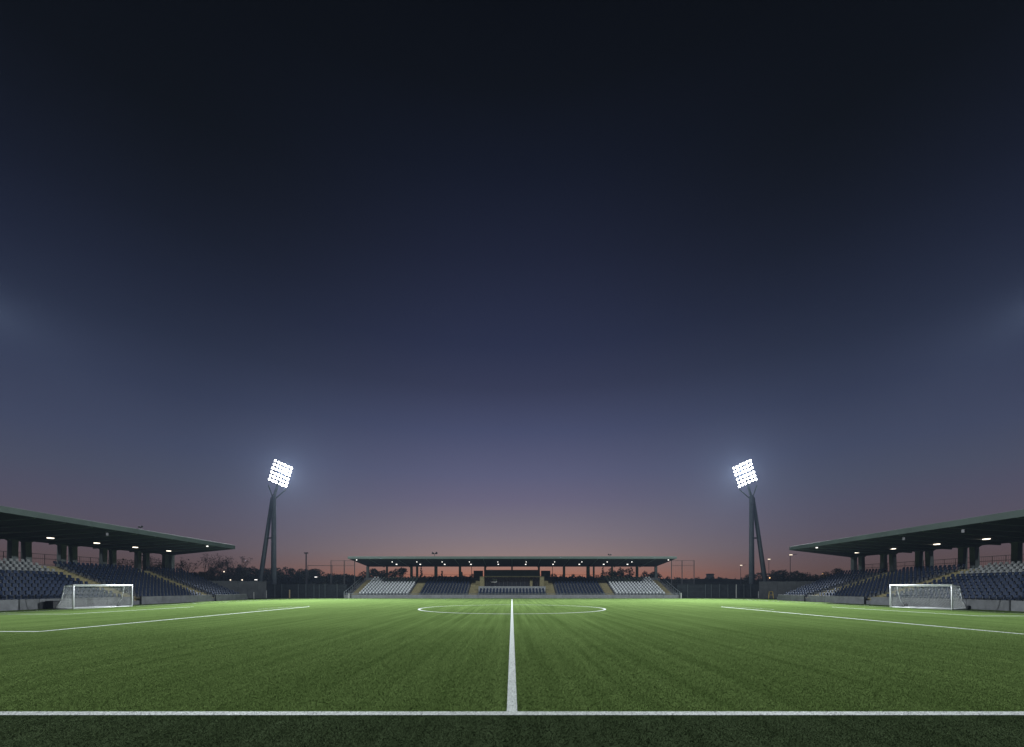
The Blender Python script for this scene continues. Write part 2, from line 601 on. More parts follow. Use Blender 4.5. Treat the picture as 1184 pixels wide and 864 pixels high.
    for d in np.arange(D0 + 2, Drf - .5, 2.9):
        k = (d - D0) / (Drf - D0)
        xa = rx0 + (rx1 - rx0) * k + .25
        xz = P['rxb'] - .25
        rib.hexa([(sg * xa, d, under(xa, d) - .06), (sg * xz, d, under(xz, d) - .22), (sg * xz, d + .16, under(xz, d) - .22), (sg * xa, d + .16, under(xa, d) - .06),
                  (sg * xa, d, under(xa, d) + .05), (sg * xz, d, under(xz, d) + .05), (sg * xz, d + .16, under(xz, d) + .05), (sg * xa, d + .16, under(xa, d) + .05)])
    rib.build('soffit_rib', M_FASCIA, roof)
    for d in P['lights']:
        xl = P['xl']
        z = under(xl, d)
        l = MB()
        l.box(sg * xl - .18, sg * xl + .18, d - .28, d + .28, z - .16, z - .06)
        lo = l.build('roof_light', E_ROOF, roof, bevel=.03)
        h = MB()
        h.box(sg * xl - .23, sg * xl + .23, d - .33, d + .33, z - .075, z + .05)
        h.build('lamp_housing', M_BLACK, roof)
    d = P['front_light']
    k = (d - D0) / (Drf - D0)
    xl = rx0 + (rx1 - rx0) * k + .8
    l = MB()
    l.tube((sg * xl, d, under(xl, d) + .01), (sg * xl, d, under(xl, d) - .14), .12, .15, n=12)
    l.build('spot_lamp', E_COOL, roof)
    for d in P['speakers']:
        k = (d - D0) / (Drf - D0)
        xl = rx0 + (rx1 - rx0) * k + 1.0
        s_ = MB()
        z = under(xl, d)
        s_.box(sg * xl - .03, sg * xl + .03, d - .03, d + .03, z - .25, z)
        s_.box(sg * xl - .13, sg * xl + .13, d - .16, d + .16, z - .6, z - .25)
        s_.build('hanging_loudspeaker', M_RAIL, roof, bevel=.04)
    # columns in pairs, tapering upward, the nearer one of a pair leaning
    xc = P['xc']
    for (da, db) in P['pairs']:
        for d, lean in ((da, -.18), (db, .12)):
            w = .36
            zc = under(min(xc, P['rxb'] - .3), d) + .03
            c = MB()
            c.hexa([(sg * (xc - w), d - .27 + lean, 0), (sg * (xc + w), d - .27 + lean, 0), (sg * (xc + w), d + .27 + lean, 0), (sg * (xc - w), d + .27 + lean, 0),
                    (sg * (xc - w), d - .36, zc), (sg * (xc + w * .6), d - .36, zc - .0), (sg * (xc + w * .6), d + .36, zc), (sg * (xc - w), d + .36, zc)])
            # haunch
            c.hexa([(sg * (xc - .25), d - .38, zc - .22), (sg * (xc + .18), d - .38, zc - .22), (sg * (xc + .18), d + .38, zc - .22), (sg * (xc - .25), d + .38, zc - .22),
                    (sg * (xc - .3), d - .8, zc + .02), (sg * (xc + .2), d - .8, zc + .02), (sg * (xc + .2), d + .8, zc + .02), (sg * (xc - .3), d + .8, zc + .02)])
            c.build('column', M_COLUMN, root, bevel=.02)
    # seats
    spots = []
    for i in range(N):
        t = ts[i] + (ts[i + 1] - ts[i]) * .62
        for d in np.arange(D0 + .4, dend(t) - .4, .6):
            if any(a0 - .15 < d < a1 + .15 for a0, a1 in aisles):
                continue
            w = i >= N - 4 and d < aisles[0][0]
            spots.append((X(t, d), float(d), zs[i], bool(w)))
    fill_seats(root, spots, math.pi / 2 * (-sg), lambda p: abs(p[0]) * F / p[1] < 588, pale=M_SEATW_SHADE)  # white seats here take the colour with shade painted in
    return root


LEFT = dict(xf=lambda d: 45.2 + (d - 26) * .034, xb=58.8, Df=75.5, Db=76, zseat=5.6, zrail=6.45, wall_h=1.0,
            aisles=[(51.8, 54.2), (65.8, 68.0)], gaps=[(52.1, 53.2), (66.4, 67.3)], rx0=44.6, rx1=46.5, rxb=60.0, b0=8.82, b1=8.6, t0=9.34, t1=9.2, zb=7.86,
            Drf=71.5, Drb=75.3, lights=[33.6, 39.5, 45.3, 51.1, 56.8, 62.6, 68.7], xl=55.2, front_light=66, speakers=[49, 36],
            xc=60.1, pairs=[(39.8, 41.2), (45.6, 47.0), (51.4, 52.8), (57.0, 58.4), (62.8, 64.2), (68.6, 70.1), (74, 75.3)])
RIGHT = dict(xf=lambda d: 44.5, xb=58.8, Df=71.5, Db=76.4, zseat=5.25, zrail=6.08, wall_h=.95,
             aisles=[(52.4, 54.8), (63.6, 65.8)], gaps=[(53.0, 54.0), (64.2, 65.1)], rx0=44.5, rx1=44.5, rxb=60.0, b0=8.35, b1=8.14, t0=8.98, t1=8.66, zb=7.5,
             Drf=68.3, Drb=75.5, lights=[30.6, 36.7, 42.8, 48.9, 54.6, 60.9, 67.2], xl=54.3, front_light=63.5, speakers=[49.5, 43, 36],
             xc=60.1, pairs=[(37.3, 38.7), (43.4, 44.8), (49.4, 50.8), (55.5, 56.9), (61.5, 63.0), (67.4, 69.0), (73.4, 75.0)])
side_stand('covered side stand of dark blue seats behind the goal with the black box', -1, LEFT)
side_stand('covered side stand of dark blue seats behind the goal with the round black wheel', 1, RIGHT)


# ------------------------------------------------------------------ central stand
def central_stand():
    root = thing('grandstand', 'long low covered stand across the far touchline with white end blocks', 'grandstand', (0, 85, 0), 'covered stands around the pitch')
    Y0, Y1, N = 86.0, 96.6, 10
    W = 33.4
    dy = (Y1 - Y0) / N
    z0, z1 = .55, 3.85
    zs = [z0 + (z1 - z0) * i / (N - 1) for i in range(N)]
    aisles = [(-32.6, -31.3), (-20.8, -19.0), (-8.9, -7.0), (7.0, 8.9), (19.0, 20.8), (31.3, 32.6)]
    edges = [-W] + [v for a in aisles for v in a] + [W]
    te = MB()
    for k in range(0, len(edges), 2):
        a, b = edges[k], edges[k + 1]
        n = 3 if abs(a + b) < .1 else N
        for i in range(n):
            te.box(a, b, Y0 + i * dy, Y0 + (i + 1) * dy, 0, zs[i])
    te.build('terrace', M_TERR, root)
    for a, b in aisles:
        st = MB()
        for i in range(N):
            for h in (0, 1):
                z = zs[i] + .004 + (h * .5 * (zs[1] - zs[0]) if i < N - 1 else 0)
                st.box(a + .003, b - .003, Y0 + i * dy + h * dy / 2, Y0 + i * dy + (h + 1) * dy / 2, 0, z)
        so = st.build('stairway', M_STAIR, root)
    for s in (-1, 1):
        # stepped side rail at the outer ends, following the slope
        hr = MB()
        x = s * (W + .25)
        hr.path([(x, Y0 - .4, .1), (x, Y0 - .3, 1.3), (x, Y0 + .8, 1.55), (x, Y1 - 1.2, 4.4), (x, Y1, 5.1)], .06, n=6)
        hr.path([(x, Y0 + .8, .9), (x, Y1 - 1.2, 3.8)], .04, n=6)
        for y in np.arange(Y0 + .8, Y1 - 1, 1.1):
            z = 1.55 + (y - Y0 - .8) / (Y1 - Y0 - 2) * 2.85
            hr.tube((x, y, 0.05), (x, y, z), .03, n=6)
        hr.build('side_rail', M_STEEL, root)
        sw = MB()
        xa, xb = s * (W + .003), s * (W + .15)
        sw.hexa([(xa, Y0, 0), (xb, Y0, 0), (xb, Y1, 0), (xa, Y1, 0), (xa, Y0, .6), (xb, Y0, .6), (xb, Y1, 3.9), (xa, Y1, 3.9)])
        sw.build('side_wall', M_CONCD, root)
    fw = MB()
    for k in range(20):
        a = -33.6 + 67.2 * k / 20
        fw.box(a + .012, a + 3.36 - .012, 85.3, 85.5, 0, .72)
    fw.build('front_wall', M_CONC, root, bevel=.015)
    fr = MB()
    fr.tube((-33.5, 85.4, .98), (33.5, 85.4, .98), .03, n=6)
    for x in np.arange(-33.5, 33.6, 1.675):
        fr.tube((x, 85.4, .7), (x, 85.4, .98), .025, n=6)
    fr.build('front_rail', M_STEEL, root)
    MB().box(-33.4, 33.4, 85.503, Y0 - .003, 0, .45).build('walkway', M_TERR, root)
    bw = MB().box(-W, W, Y1 + .003, Y1 + 1.2, 0, 4.4)
    bw.build('rear_wall', M_CONCD, root)
    rl = MB()
    for x in np.arange(-W, W + .1, 1.5):
        if abs(x) > 8.6:
            rl.tube((x, Y1 + 1.0, 4.4), (x, Y1 + 1.0, 5.1), .03, n=5)
    for s in (-1, 1):
        rl.tube((s * 8.6, Y1 + 1, 5.1), (s * W, Y1 + 1, 5.1), .025, n=5)
    rl.build('railing', M_RAIL, root)
    # roof
    fy, by = 87.0, 98.2
    fz0, fz1, bz = 8.0, 8.5, 6.95
    rf = MB()
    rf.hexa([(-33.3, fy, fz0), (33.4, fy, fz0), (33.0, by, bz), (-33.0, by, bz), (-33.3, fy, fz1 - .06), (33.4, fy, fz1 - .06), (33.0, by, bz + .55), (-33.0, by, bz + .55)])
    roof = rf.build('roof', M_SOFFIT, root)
    fa = MB()
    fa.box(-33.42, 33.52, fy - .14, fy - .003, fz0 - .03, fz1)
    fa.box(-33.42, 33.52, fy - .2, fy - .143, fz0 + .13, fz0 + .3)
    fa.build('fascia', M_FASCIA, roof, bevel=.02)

    def under(y):
        return fz0 + (bz - fz0) * (y - fy) / (by - fy)
    xs_l = [3.0, 9.0, 14.75, 20.1, 25.3]
    for x in [-v for v in xs_l[::-1]] + xs_l:
        for y, r in ((93.6, .14), (90.2, .07)):
            l = MB()
            z = under(y)
            l.box(x - r, x + r, y - .17, y + .17, z - .22, z - .06)
            l.build('roof_light', E_COOL, roof, bevel=.03)
            MB().box(x - r - .05, x + r + .05, y - .22, y + .22, z - .065, z + .04).build('lamp_housing', M_BLACK, roof)
    for x in (-32.0, 32.2):
        l = MB().tube((x, 88.0, under(88) + .02), (x, 88.0, under(88) - .15), .1, .12, n=10)
        l.build('spot_lamp', E_COOL, roof)
    for k, x in enumerate(np.arange(-29.25, 29.3, 5.85)):
        c = MB().hexa([(x - .07, fy + .3, under(fy + .3) - .08), (x + .07, fy + .3, under(fy + .3) - .08), (x + .07, by - .3, under(by - .3) - .2), (x - .07, by - .3, under(by - .3) - .2),
                       (x - .07, fy + .3, under(fy + .3) + .05), (x + .07, fy + .3, under(fy + .3) + .05), (x + .07, by - .3, under(by - .3) + .05), (x - .07, by - .3, under(by - .3) + .05)])
        c.build('rafter', M_FASCIA, roof)
    for x, w in ((-33.0, .32), (-28.6, .2), (-23.0, .3), (-21.7, .25), (-17.4, .38), (-11.9, .3), (-6.15, .26), (0, .22), (6.15, .26),
                 (11.9, .3), (17.4, .42), (18.7, .2), (22.9, .2), (28.6, .3), (32.9, .32)):
        c = MB().hexa([(x - w, 97.5, 0), (x + w, 97.5, 0), (x + w, 98.0, 0), (x - w, 98.0, 0),
                       (x - w * .85, 97.5, under(97.5) + .03), (x + w * .85, 97.5, under(97.5) + .03), (x + w * .85, 98.0, under(98) + .03), (x - w * .85, 98.0, under(98) + .03)])
        c.build('column', M_COLUMN, root, bevel=.02)
    for x in (-9.2, 9.2):
        MB().tube((x, 97.2, 3), (x, 97.2, under(97.2) + .02), .06, n=6).build('pipe', M_RAIL, root)
    # press box with its recess over the middle block
    pb = MB()
    yb = 92.6
    pb.box(-6.0, 6.0, yb - .8, yb + 4, 4.62, 5.95)                      # upper band
    pbo = pb.build('press_box', mat('band_cladding', (.03, .033, .034), .6, var=.2), root)
    for s in (-1, 1):
        MB().box(s * 6.0, s * 6.9, yb - .9, yb + 3.5, 0, 4.55).build('side_pier', M_STAIR, pbo)
        MB().box(s * 6.45, s * 8.5, 94.6, 95.0, 4.3, 5.9).build('dark_screen', M_BLACK, pbo)
        MB().box(s * 6.9 + s * .003, s * 7.8, 92.2, 92.6, 0, 3.6).build('cheek_wall', M_STAIR, pbo)
    MB().box(-6.0, 6.0, yb - .82, yb - .5, 4.42, 4.617).build('lintel', M_STAIR, pbo)
    wl = MB().box(-5.99, 5.99, yb + .6, yb + .8, 1.5, 4.6)
    wl.build('glazing', M_GLASS, pbo)
    mu = MB()
    for x in np.linspace(-5.6, 5.6, 13):
        mu.box(x - .05, x + .05, yb + .5, yb + .597, 2.2, 4.6)
    mu.build('mullion', M_RAIL, pbo)
    bd = MB()
    for (x0, x1, z0_, z1_) in ((-4.3, -3.35, 3.98, 4.08), (-4.1, -3.5, 3.72, 3.84), (-4.6, -3.3, 3.3, 3.42), (-3.42, -3.3, 3.45, 4.0)):
        bd.box(x0, x1, yb + .44, yb + .49, z0_, z1_)
    bd.build('reflection_strips', M_PALE, pbo)  # pale strips before the glazing, shaped as a window reflection
    MB().box(3.9, 4.5, yb + .3, yb + .49, 2.3, 4.0).build('door', M_STAIR, pbo, bevel=.02)
    pp = MB().box(-7.0, 7.0, Y0 + 3 * dy + .003, Y0 + 3 * dy + .25, 1.2, 2.42)
    pp.build('parapet', M_CONC, root, bevel=.02)
    MB().box(-5.99, 5.99, Y0 + 3 * dy + .253, yb + .597, 0, 1.6).build('deck', M_TERR, pbo)
    # seats
    spots = []
    for k in range(0, len(edges), 2):
        a, b = edges[k], edges[k + 1]
        if b - a < 2:
            continue
        n = 3 if abs(a + b) < .1 else N
        white = abs(a + b) / 2 > 22
        m = int((b - a - .1) / .68)
        for i in range(n):
            for j in range(m):
                x = (a + b) / 2 + (j - (m - 1) / 2) * .68
                spots.append((x, Y0 + i * dy + dy * .62, zs[i], white))
    fill_seats(root, spots, 0, lambda p: True)
    return root


central_stand()


# ------------------------------------------------------------------ floodlight towers
def tower(label, sg, X, Y, group='floodlight towers', dz=0.0):
    """drawn for the left side (sg=-1) and mirrored"""
    root = thing('floodlight_tower', label, 'floodlight tower', (X, Y, 0), group)
    m = -sg                               # +1: drawn as is

    def p(x, y, z):
        return (X + m * x, Y + y, z + dz if z > 1 else z)
    MB().tube(p(0, 0, 0), p(.05, 0, 22.6), .58, .44, n=20).build('main_leg', M_TOWER, root, smooth=True)
    MB().tube(p(-3.9, .7, 0), p(-.4, .2, 22.2), .52, .36, n=20).build('raking_leg', M_TOWER, root, smooth=True)
    MB().tube(p(-1.9, .4, 13.2), p(-.2, .1, 13.2), .16, n=10).build('brace', M_TOWER, root)
    MB().box(X - 1.2, X + 1.2, Y - 1.2, Y + 1.2, 0, .35).build('footing', M_CONCD, root)
    yk = MB()
    yk.tube(p(-.2, .2, 22.0), p(-1.1, -.1, 24.9), .13, n=8)
    yk.tube(p(.3, .1, 21.9), p(2.3, .9, 24.2), .13, n=8)
    yk.tube(p(0.05, 0, 22.3), p(.9, .7, 26.4), .3, .2, n=10)
    yk.build('yoke', M_TOWER, root)
    # head: plane spanned by u (across) and v (up), turned to the pitch and leaning over it
    u = Vector((2.2, 2.6, -.9))
    v = Vector((1.1, .55, 4.7))
    n = u.cross(v).normalized()
    c0 = Vector((-.8, -.3, 26.0))      # lowest, outer lamp corner
    nc, nr = 6, 6
    U, Vn = u.normalized(), v.normalized()
    rack = MB()
    rowt = [.03, .205, .38, .585, .76, .935]

    def bar(a, b, r):
        rack.tube(p(*a), p(*b), r, n=6)
    for t in rowt:
        a = c0 + v * t - n * .25
        bar(a - U * .25, a + u + U * .25, .07)
    for s_ in (.08, .5, .92):
        a = c0 + u * s_ - n * .34
        bar(a - Vn * .2, a + v + Vn * .1, .09)
    rk = rack.build('lamp_rack', M_RAIL, root)
    proto = None
    for t in rowt:
        for k in range(nc):
            c = c0 + v * t + u * (k / (nc - 1))
            na = (n + Vector((random.gauss(0, .12), random.gauss(0, .12), random.gauss(0, .12)))).normalized()
            q = random.uniform(.84, 1.12)
            a, b = p(*(c - na * .2)), p(*(c + na * .12))
            hs = MB()
            hs.tube(a, b, .15, .25 * q, n=14, cap=True)
            ho = hs.build('floodlight', M_BLACK, rk, smooth=False)
            e = p(*(c + na * .125)); f = p(*(c + na * .16))
            MB().tube(e, f, .25 * q, .2 * q, n=14).build('lens', E_FLOOD, rk)
    return root, Vector(p(*(c0 + u * .5 + v * .55 + n * 1.0))), Vector((m * n.x, n.y, n.z))


TOWERS = []
TOWERS.append(tower('lit floodlight tower rising behind the left concrete wall, leaning leg on its left', -1, -53.0, 95.0))
TOWERS.append(tower('lit floodlight tower rising behind the right concrete wall, leaning leg on its right', 1, 53.3, 95.0))

LAMP = (.90, .96, 1.0)


def flood(loc, target, power, size, blend, radius=.7):
    ld = bpy.data.lights.new('floodlight_beam', 'SPOT')
    ld.energy = power
    ld.color = LAMP
    ld.spot_size = R(size)
    ld.spot_blend = blend
    ld.shadow_soft_size = radius
    lo = bpy.data.objects.new('floodlight_beam', ld)
    COL.objects.link(lo)
    lo.location = loc
    d = Vector(target) - Vector(loc)
    lo.rotation_euler = d.to_track_quat('-Z', 'Y').to_euler()
    return lo


FAR_P, NEAR_P, WIDE_P = 800000, 125000, 105000
for (root, head, n) in TOWERS:
    s = 1 if head.x > 0 else -1
    flood(head, (-s * 4, 15, 0), FAR_P, 90, 1.0)
# the nearer pair of towers stands behind the side stands, just outside the frame
for s in (-1, 1):
    root, head, n = tower('lit floodlight tower behind the %s side stand, beside the camera' % ('left' if s < 0 else 'right'), s, s * 64.5, 48, dz=7.4)
    flood(head, (s * 1, 84, 0), NEAR_P, 72, 1.0, 2.4)
    flood(head, (s * 22, 42, 0), WIDE_P, 125, .8)


# ------------------------------------------------------------------ goals
def goal(label, A, B, back, extra):
    """A near post foot, B far post foot (x, y); back = outward direction sign in x"""
    A, B = Vector((*A, 0)), Vector((*B, 0))
    H = 2.36
    root = thing('football_goal', label, 'football goal', tuple((A + B) / 2), 'portable football goals')
    up = Vector((0, 0, 1))
    al = (B - A).normalized()
    out = Vector((al.y, -al.x, 0))
    if out.x * back < 0:
        out = -out
    r = .062
    for q in (A, B):
        MB().tube(q, q + up * H, r, n=12).build('post', M_WHITE, root, smooth=True)
    MB().tube(A + up * H - al * r, B + up * H + al * r, r, n=12).build('crossbar', M_WHITE, root, smooth=True)
    tb, bb = .87, 1.72      # depth of the net at the top and at the ground
    prof = [(0.0, H - .03), (tb, H - .1), (tb + .1, H - .75), (tb + .33, .8), (bb, .09)]
    for q in (A, B):
        MB().path([q + out * a + up * z for a, z in prof], .032, n=8).build('net_support', M_WHITE, root, smooth=True)
    gb = MB()
    gb.path([A + up * .06, A + out * bb + up * .06, B + out * bb + up * .06, B + up * .06], .045, n=8)
    gb.tube(A + up * .05, B + up * .05, .03, n=8)
    gb.build('ground_frame', M_WHITE, root, smooth=True)
    st = MB()
    st.tube(A + out * (tb + .02) + up * (H - .12), B + out * (tb + .02) + up * (H - .12), .02, n=6)
    st.build('top_stay', M_WHITE, root)
    # the net: cords along and down the profile, and both side panels
    nt = MB()
    L = (B - A).length
    sp = .13
    seg = []
    for (a, z), (a2, z2) in zip(prof, prof[1:]):
        n = max(1, round(math.hypot(a2 - a, z2 - z) / sp))
        for i in range(n):
            seg.append((a + (a2 - a) * i / n, z + (z2 - z) * i / n))
    seg.append(prof[-1])
    rc = .007
    nx = round(L / sp)
    for i in range(nx + 1):
        q = A + al * (L * i / nx)
        sag = .05 * math.sin(math.pi * i / nx)
        pts = [q + out * (a + (sag if 0 < k < len(seg) - 1 else 0)) + up * z for k, (a, z) in enumerate(prof)]
        for c, d in zip(pts, pts[1:]):
            nt.tube(c, d, rc, n=3, cap=False)
    for (a, z) in seg:
        nt.tube(A + out * a + up * z, B + out * a + up * z, rc, n=3, cap=False)
    for q in (A, B):
        for (a, z) in seg:
            if a > .05:
                nt.tube(q + up * z, q + out * a + up * z, rc, n=3, cap=False)
        for k in range(1, int(bb / sp) + 1):
            a = k * sp
            zt = H - .1
            for (a0, z0), (a1, z1) in zip(prof[1:], prof[2:]):
                if a0 <= a <= a1:
                    zt = z0 + (z1 - z0) * (a - a0) / max(1e-6, a1 - a0)
            if a <= tb:
                zt = H - .03 - .07 * a / tb
            nt.tube(q + out * a, q + out * a + up * zt, rc, n=3, cap=False)
    nt.build('net', M_NET, root)
    for q in (A, B):
        if extra == 'wheel':
            c = q + out * (bb + .22) + up * .2
            MB().tube(c - al * .07, c + al * .07, .2, n=18).build('wheel', M_BLACK, root, smooth=False, bevel=.02)
    return root


goal('white goal with netting in front of the left stand, beside the black box', (-42.5, 41.4), (-42.6, 47.9), -1, '')
goal('white goal with netting in front of the right stand, small wheels at its back corners', (41.3, 40.1), (40.4, 45.6), 1, 'wheel')
bx = thing('equipment_box', 'black equipment box standing against the left wall beside the goal', 'box', (-45.15, 42.0, 0))
MB().box(-45.5, -44.8, 41.7, 42.3, 0.02, .72).build('body', M_BLACK, bx, bevel=.04)
MB().box(-45.54, -44.76, 41.66, 42.34, .723, .8).build('lid', M_BLACK, bx, bevel=.03)


# ------------------------------------------------------------------ perimeter walls, fences, nets
def perimeter_wall(label, pts, h0, h1):
    root = thing('concrete_wall', label, 'wall', (pts[0][0], pts[0][1], 0), 'perimeter walls')
    a, b = Vector(pts[0]), Vector(pts[1])
    n = 7
    w = MB()
    d = (b - a).normalized()
    o = Vector((-d.y, d.x)) * .15
    for i in range(n):
        q, r_ = a + (b - a) * (i / n) + d * .01, a + (b - a) * ((i + 1) / n) - d * .01
        ha, hb = h0 + (h1 - h0) * i / n, h0 + (h1 - h0) * (i + 1) / n
        w.hexa([(*(q - o), 0), (*(r_ - o), 0), (*(r_ + o), 0), (*(q + o), 0), (*(q - o), ha), (*(r_ - o), hb), (*(r_ + o), hb), (*(q + o), ha)])
    w.build('panel', mat('wall_concrete', (.085, .088, .09), .85, var=.25, scale=.8, bump=.3), root, bevel=.015)
    c = MB()
    c.hexa([(*(a - o * 1.3), h0 + .003), (*(b - o * 1.3), h1 + .003), (*(b + o * 1.3), h1 + .003), (*(a + o * 1.3), h0 + .003),
            (*(a - o * 1.3), h0 + .1), (*(b - o * 1.3), h1 + .1), (*(b + o * 1.3), h1 + .1), (*(a + o * 1.3), h0 + .1)])
    c.build('coping', M_CONCD, root)


perimeter_wall('grey concrete wall between the left stand and the dark fence', [(-59.5, 80.5), (-50.6, 88.0)], 3.35, 3.3)
perimeter_wall('grey concrete wall between the right stand and the dark fence', [(59.5, 80.5), (50.9, 88.0)], 3.2, 3.3)


def mesh_fence(label, x0, x1, y, h, posts):
    root = thing('mesh_fence', label, 'fence', ((x0 + x1) / 2, y, 0), 'fences beside the far stand')
    w = MB()
    for x in np.arange(x0, x1, .12):
        w.tube((x, y, .05), (x, y, h), .012, n=3, cap=False)
    for z in np.arange(.1, h + .01, .4):
        w.tube((x0, y - .02, z), (x1, y - .02, z), .014, n=3, cap=False)
    w.build('wire_panel', M_FENCE, root)
    MB().box(x0, x1, y + .06, y + .09, .02, h - .05).build('privacy_screen', M_SCREEN, root)
    r_ = MB()
    r_.tube((x0, y - .03, h), (x1, y - .03, h), .03, n=6)
    r_.tube((x0, y - .03, 2.0), (x1, y - .03, 2.0), .025, n=6)
    r_.build('rail', M_FENCE, root)
    for x in posts:
        MB().tube((x, y - .08, 0), (x, y - .08, h + .08), .06, n=8).build('post', M_COLUMN, root)


YF = 88.5
fx = lambda x: (x - CX) / F * YF
mesh_fence('dark mesh fence left of the far stand', fx(308.8), fx(401), YF, 2.8, [fx(v) for v in (318, 326, 345, 353.9, 363.2, 369.3, 376, 390)])
mesh_fence('dark mesh fence right of the far stand', fx(783), fx(877.5), YF, 2.8, [fx(v) for v in (795, 815.5, 822.3, 831.8, 841.5, 860, 868)])


def ball_net(label, pts, h, yd):
    root = thing('ball_stop_net', label, 'net', (pts[0], yd, 0), 'tall ball stop nets')
    for x in pts:
        MB().tube((x, yd, 0), (x, yd, h), .11, .08, n=8).build('post', M_RAIL, root)
    n = MB()
    x0, x1 = pts[0], pts[-1]
    for x in np.linspace(x0, x1, int(abs(x1 - x0) / .35)):
        n.tube((x, yd, 2.4), (x, yd, h - .1), .007, n=3, cap=False)
    for z in np.arange(2.4, h, .35):
        n.tube((x0, yd, z), (x1, yd, z), .007, n=3, cap=False)
    n.tube((x0, yd, h - .05), (x1, yd, h - .05), .035, n=5)
    n.tube((x0, yd, h - 1.1), (x1, yd, h - 1.1), .03, n=5)
    n.build('netting', M_RAIL, root)


YN = 90.0
nx_ = lambda x: (x - CX) / F * YN
ball_net('tall ball stop net on thin posts left of the far stand', [nx_(382.7), nx_(398), nx_(410)], 7.9, YN)
ball_net('tall ball stop net on thin posts right of the far stand', [nx_(802.5), nx_(788.6), nx_(776.5)], 7.9, YN)
ww = MB()
a = px(356, 654, 97); b = px(384, 654.2, 97)
ww.tube((a[0], a[1], 0), (a[0], a[1], a[2] + .1), .06, n=6)
ww.tube((b[0], b[1], 0), (b[0], b[1], b[2] + .1), .06, n=6)
ww.tube(a, b, .05, n=6)
tag(ww.build('cable_gantry', M_RAIL), 'thin dark cable strung between two poles left of the tall net', 'cable')


# ------------------------------------------------------------------ lamp posts, small lights
def lamp_post(label, x, y, d, arm, lit=E_STREET, group='street lamps beyond the pitch', r=.09):
    X, Y, Z = px(x, y, d)
    root = thing('street_lamp', label, 'street lamp', (X, Y, 0), group)
    MB().tube((X, Y, 0), (X, Y, Z - .02), r, r * .6, n=8).build('pole', M_RAIL, root)
    if arm:
        MB().tube((X, Y, Z - .05), (X + arm, Y, Z + .25), .05, n=6).build('arm', M_RAIL, root)
        MB().box(X + arm * .1 - .25, X + arm * .1 + .25, Y - .2, Y + .2, Z - .02, Z + .14).build('lamp_head', lit, root, bevel=.03)
    else:
        MB().tube((X, Y, Z - .12), (X, Y, Z + .14), .1, .15, n=10).build('lamp_head', lit, root)


lamp_post('single armed street lamp standing left of the right tower', 856.4, 654, 130, 1.6)
lamp_post('tall street lamp standing just right of the right tower', 889, 647, 118, .7)
lamp_post('tallest street lamp, its post in front of the right stand roof tip', 913.7, 642, 100, 1.6)
lamp_post('bright round lamp glowing among the bare trees by the left stand', 259, 661.2, 105, 0, E_STREET, r=.06)
lamp_post('small lamp first past the left stand, above the concrete wall', 266.4, 670.8, 100, 0, r=.05)
lamp_post('small lamp above the middle of the left concrete wall', 280, 670.8, 100, 0, r=.05)
lamp_post('wide flat lamp above the left concrete wall near the tower', 295.7, 670.8, 100, .5, E_COOL, r=.05)
lamp_post('lone lamp in front of the dark trees right of the left tower', 365, 667.6, 108, .4, E_COOL, r=.05)
lamp_post('dim orange lamp low beside the leaning leg of the right tower', 890, 668.4, 112, 0, E_ORANGE, r=.05)
lamp_post('faint lamp on the treeline left of the right stand', 951.6, 663.8, 150, .4, E_ORANGE, r=.05)
# unlit mast with a crossarm
X, Y, Z = px(354, 640, 112)
ms = thing('lighting_mast', 'tall thin dark mast with a crossarm, right of the left tower', 'mast', (X, Y, 0))
MB().tube((X, Y, 0), (X, Y, Z), .22, .15, n=8).build('pole', M_RAIL, ms)
MB().box(X - .5, X + .5, Y - .15, Y + .15, Z - .05, Z + .25).build('crossarm', M_RAIL, ms)


def marker(label, x, d, h, m, r=.07):
    X = (x - CX) / F * d
    root = thing('marker_post', label, 'post', (X, d, 0), 'short posts along the boundary')
    MB().tube((X, d, 0), (X, d, h), r, r * .9, n=8).build('shaft', m, root)
    MB().tube((X, d, h + .003), (X, d, h + .09), r * 1.1, r * .5, n=8).build('cap', m, root)


marker('pale post against the left concrete wall', 293.5, 81.0, 1.2, M_PALE)
marker('tan post at the foot of the left dark fence', 334.8, 87.6, 1.6, M_TAN, .13)
marker('pale post at the corner of the left wall and fence', 308.0, 87.2, 1.5, M_PALE)
marker('pale post at the corner of the right wall and fence', 877.0, 87.2, 1.3, M_PALE)
marker('white tall post in the middle of the right fence', 851.3, 88.0, 2.7, M_PALE, .1)
marker('white short post at the left foot of the far stand', 403.5, 85.0, .9, M_PALE, .12)
marker('white short post at the right foot of the far stand', 787.5, 85.0, 1.0, M_PALE, .12)

yb = thing('barrier', 'yellow folding barrier frame in front of the right concrete wall', 'barrier', (px(891, 690, 83)[0], 83, 0))
X = px(891, 690, 83)[0]
fr = MB()
fr.path([(X - .5, 82.8, 0), (X - .25, 83, 1.35), (X + .4, 83, 1.35), (X + .45, 82.8, 0)], .06, n=6)
fr.tube((X - .36, 82.9, .7), (X + .43, 82.9, .7), .05, n=6)
fr.build('frame', M_YELLOW, yb)
MB().tube((X - .25, 83.05, 1.3), (X - .1, 83.5, 0), .05, n=6).build('stay', M_YELLOW, yb)


# little loudspeakers on the roofs
def roof_horn(label, x, y, d, s):
    X, Y, Z = px(x, y, d)
    root = thing('roof_loudspeaker', label, 'loudspeaker', (X, Y, Z), 'loudspeakers on the stand roofs')
    MB().tube((X, Y, Z), (X, Y, Z + .55 * s), .05 * s, n=6).build('stem', M_RAIL, root)
    for k in (-1, 1):
        MB().tube((X + k * .08 * s, Y, Z + .6 * s), (X + k * .42 * s, Y - .2, Z + .72 * s), .1 * s, .22 * s, n=10).build('horn', M_BLACK, root)


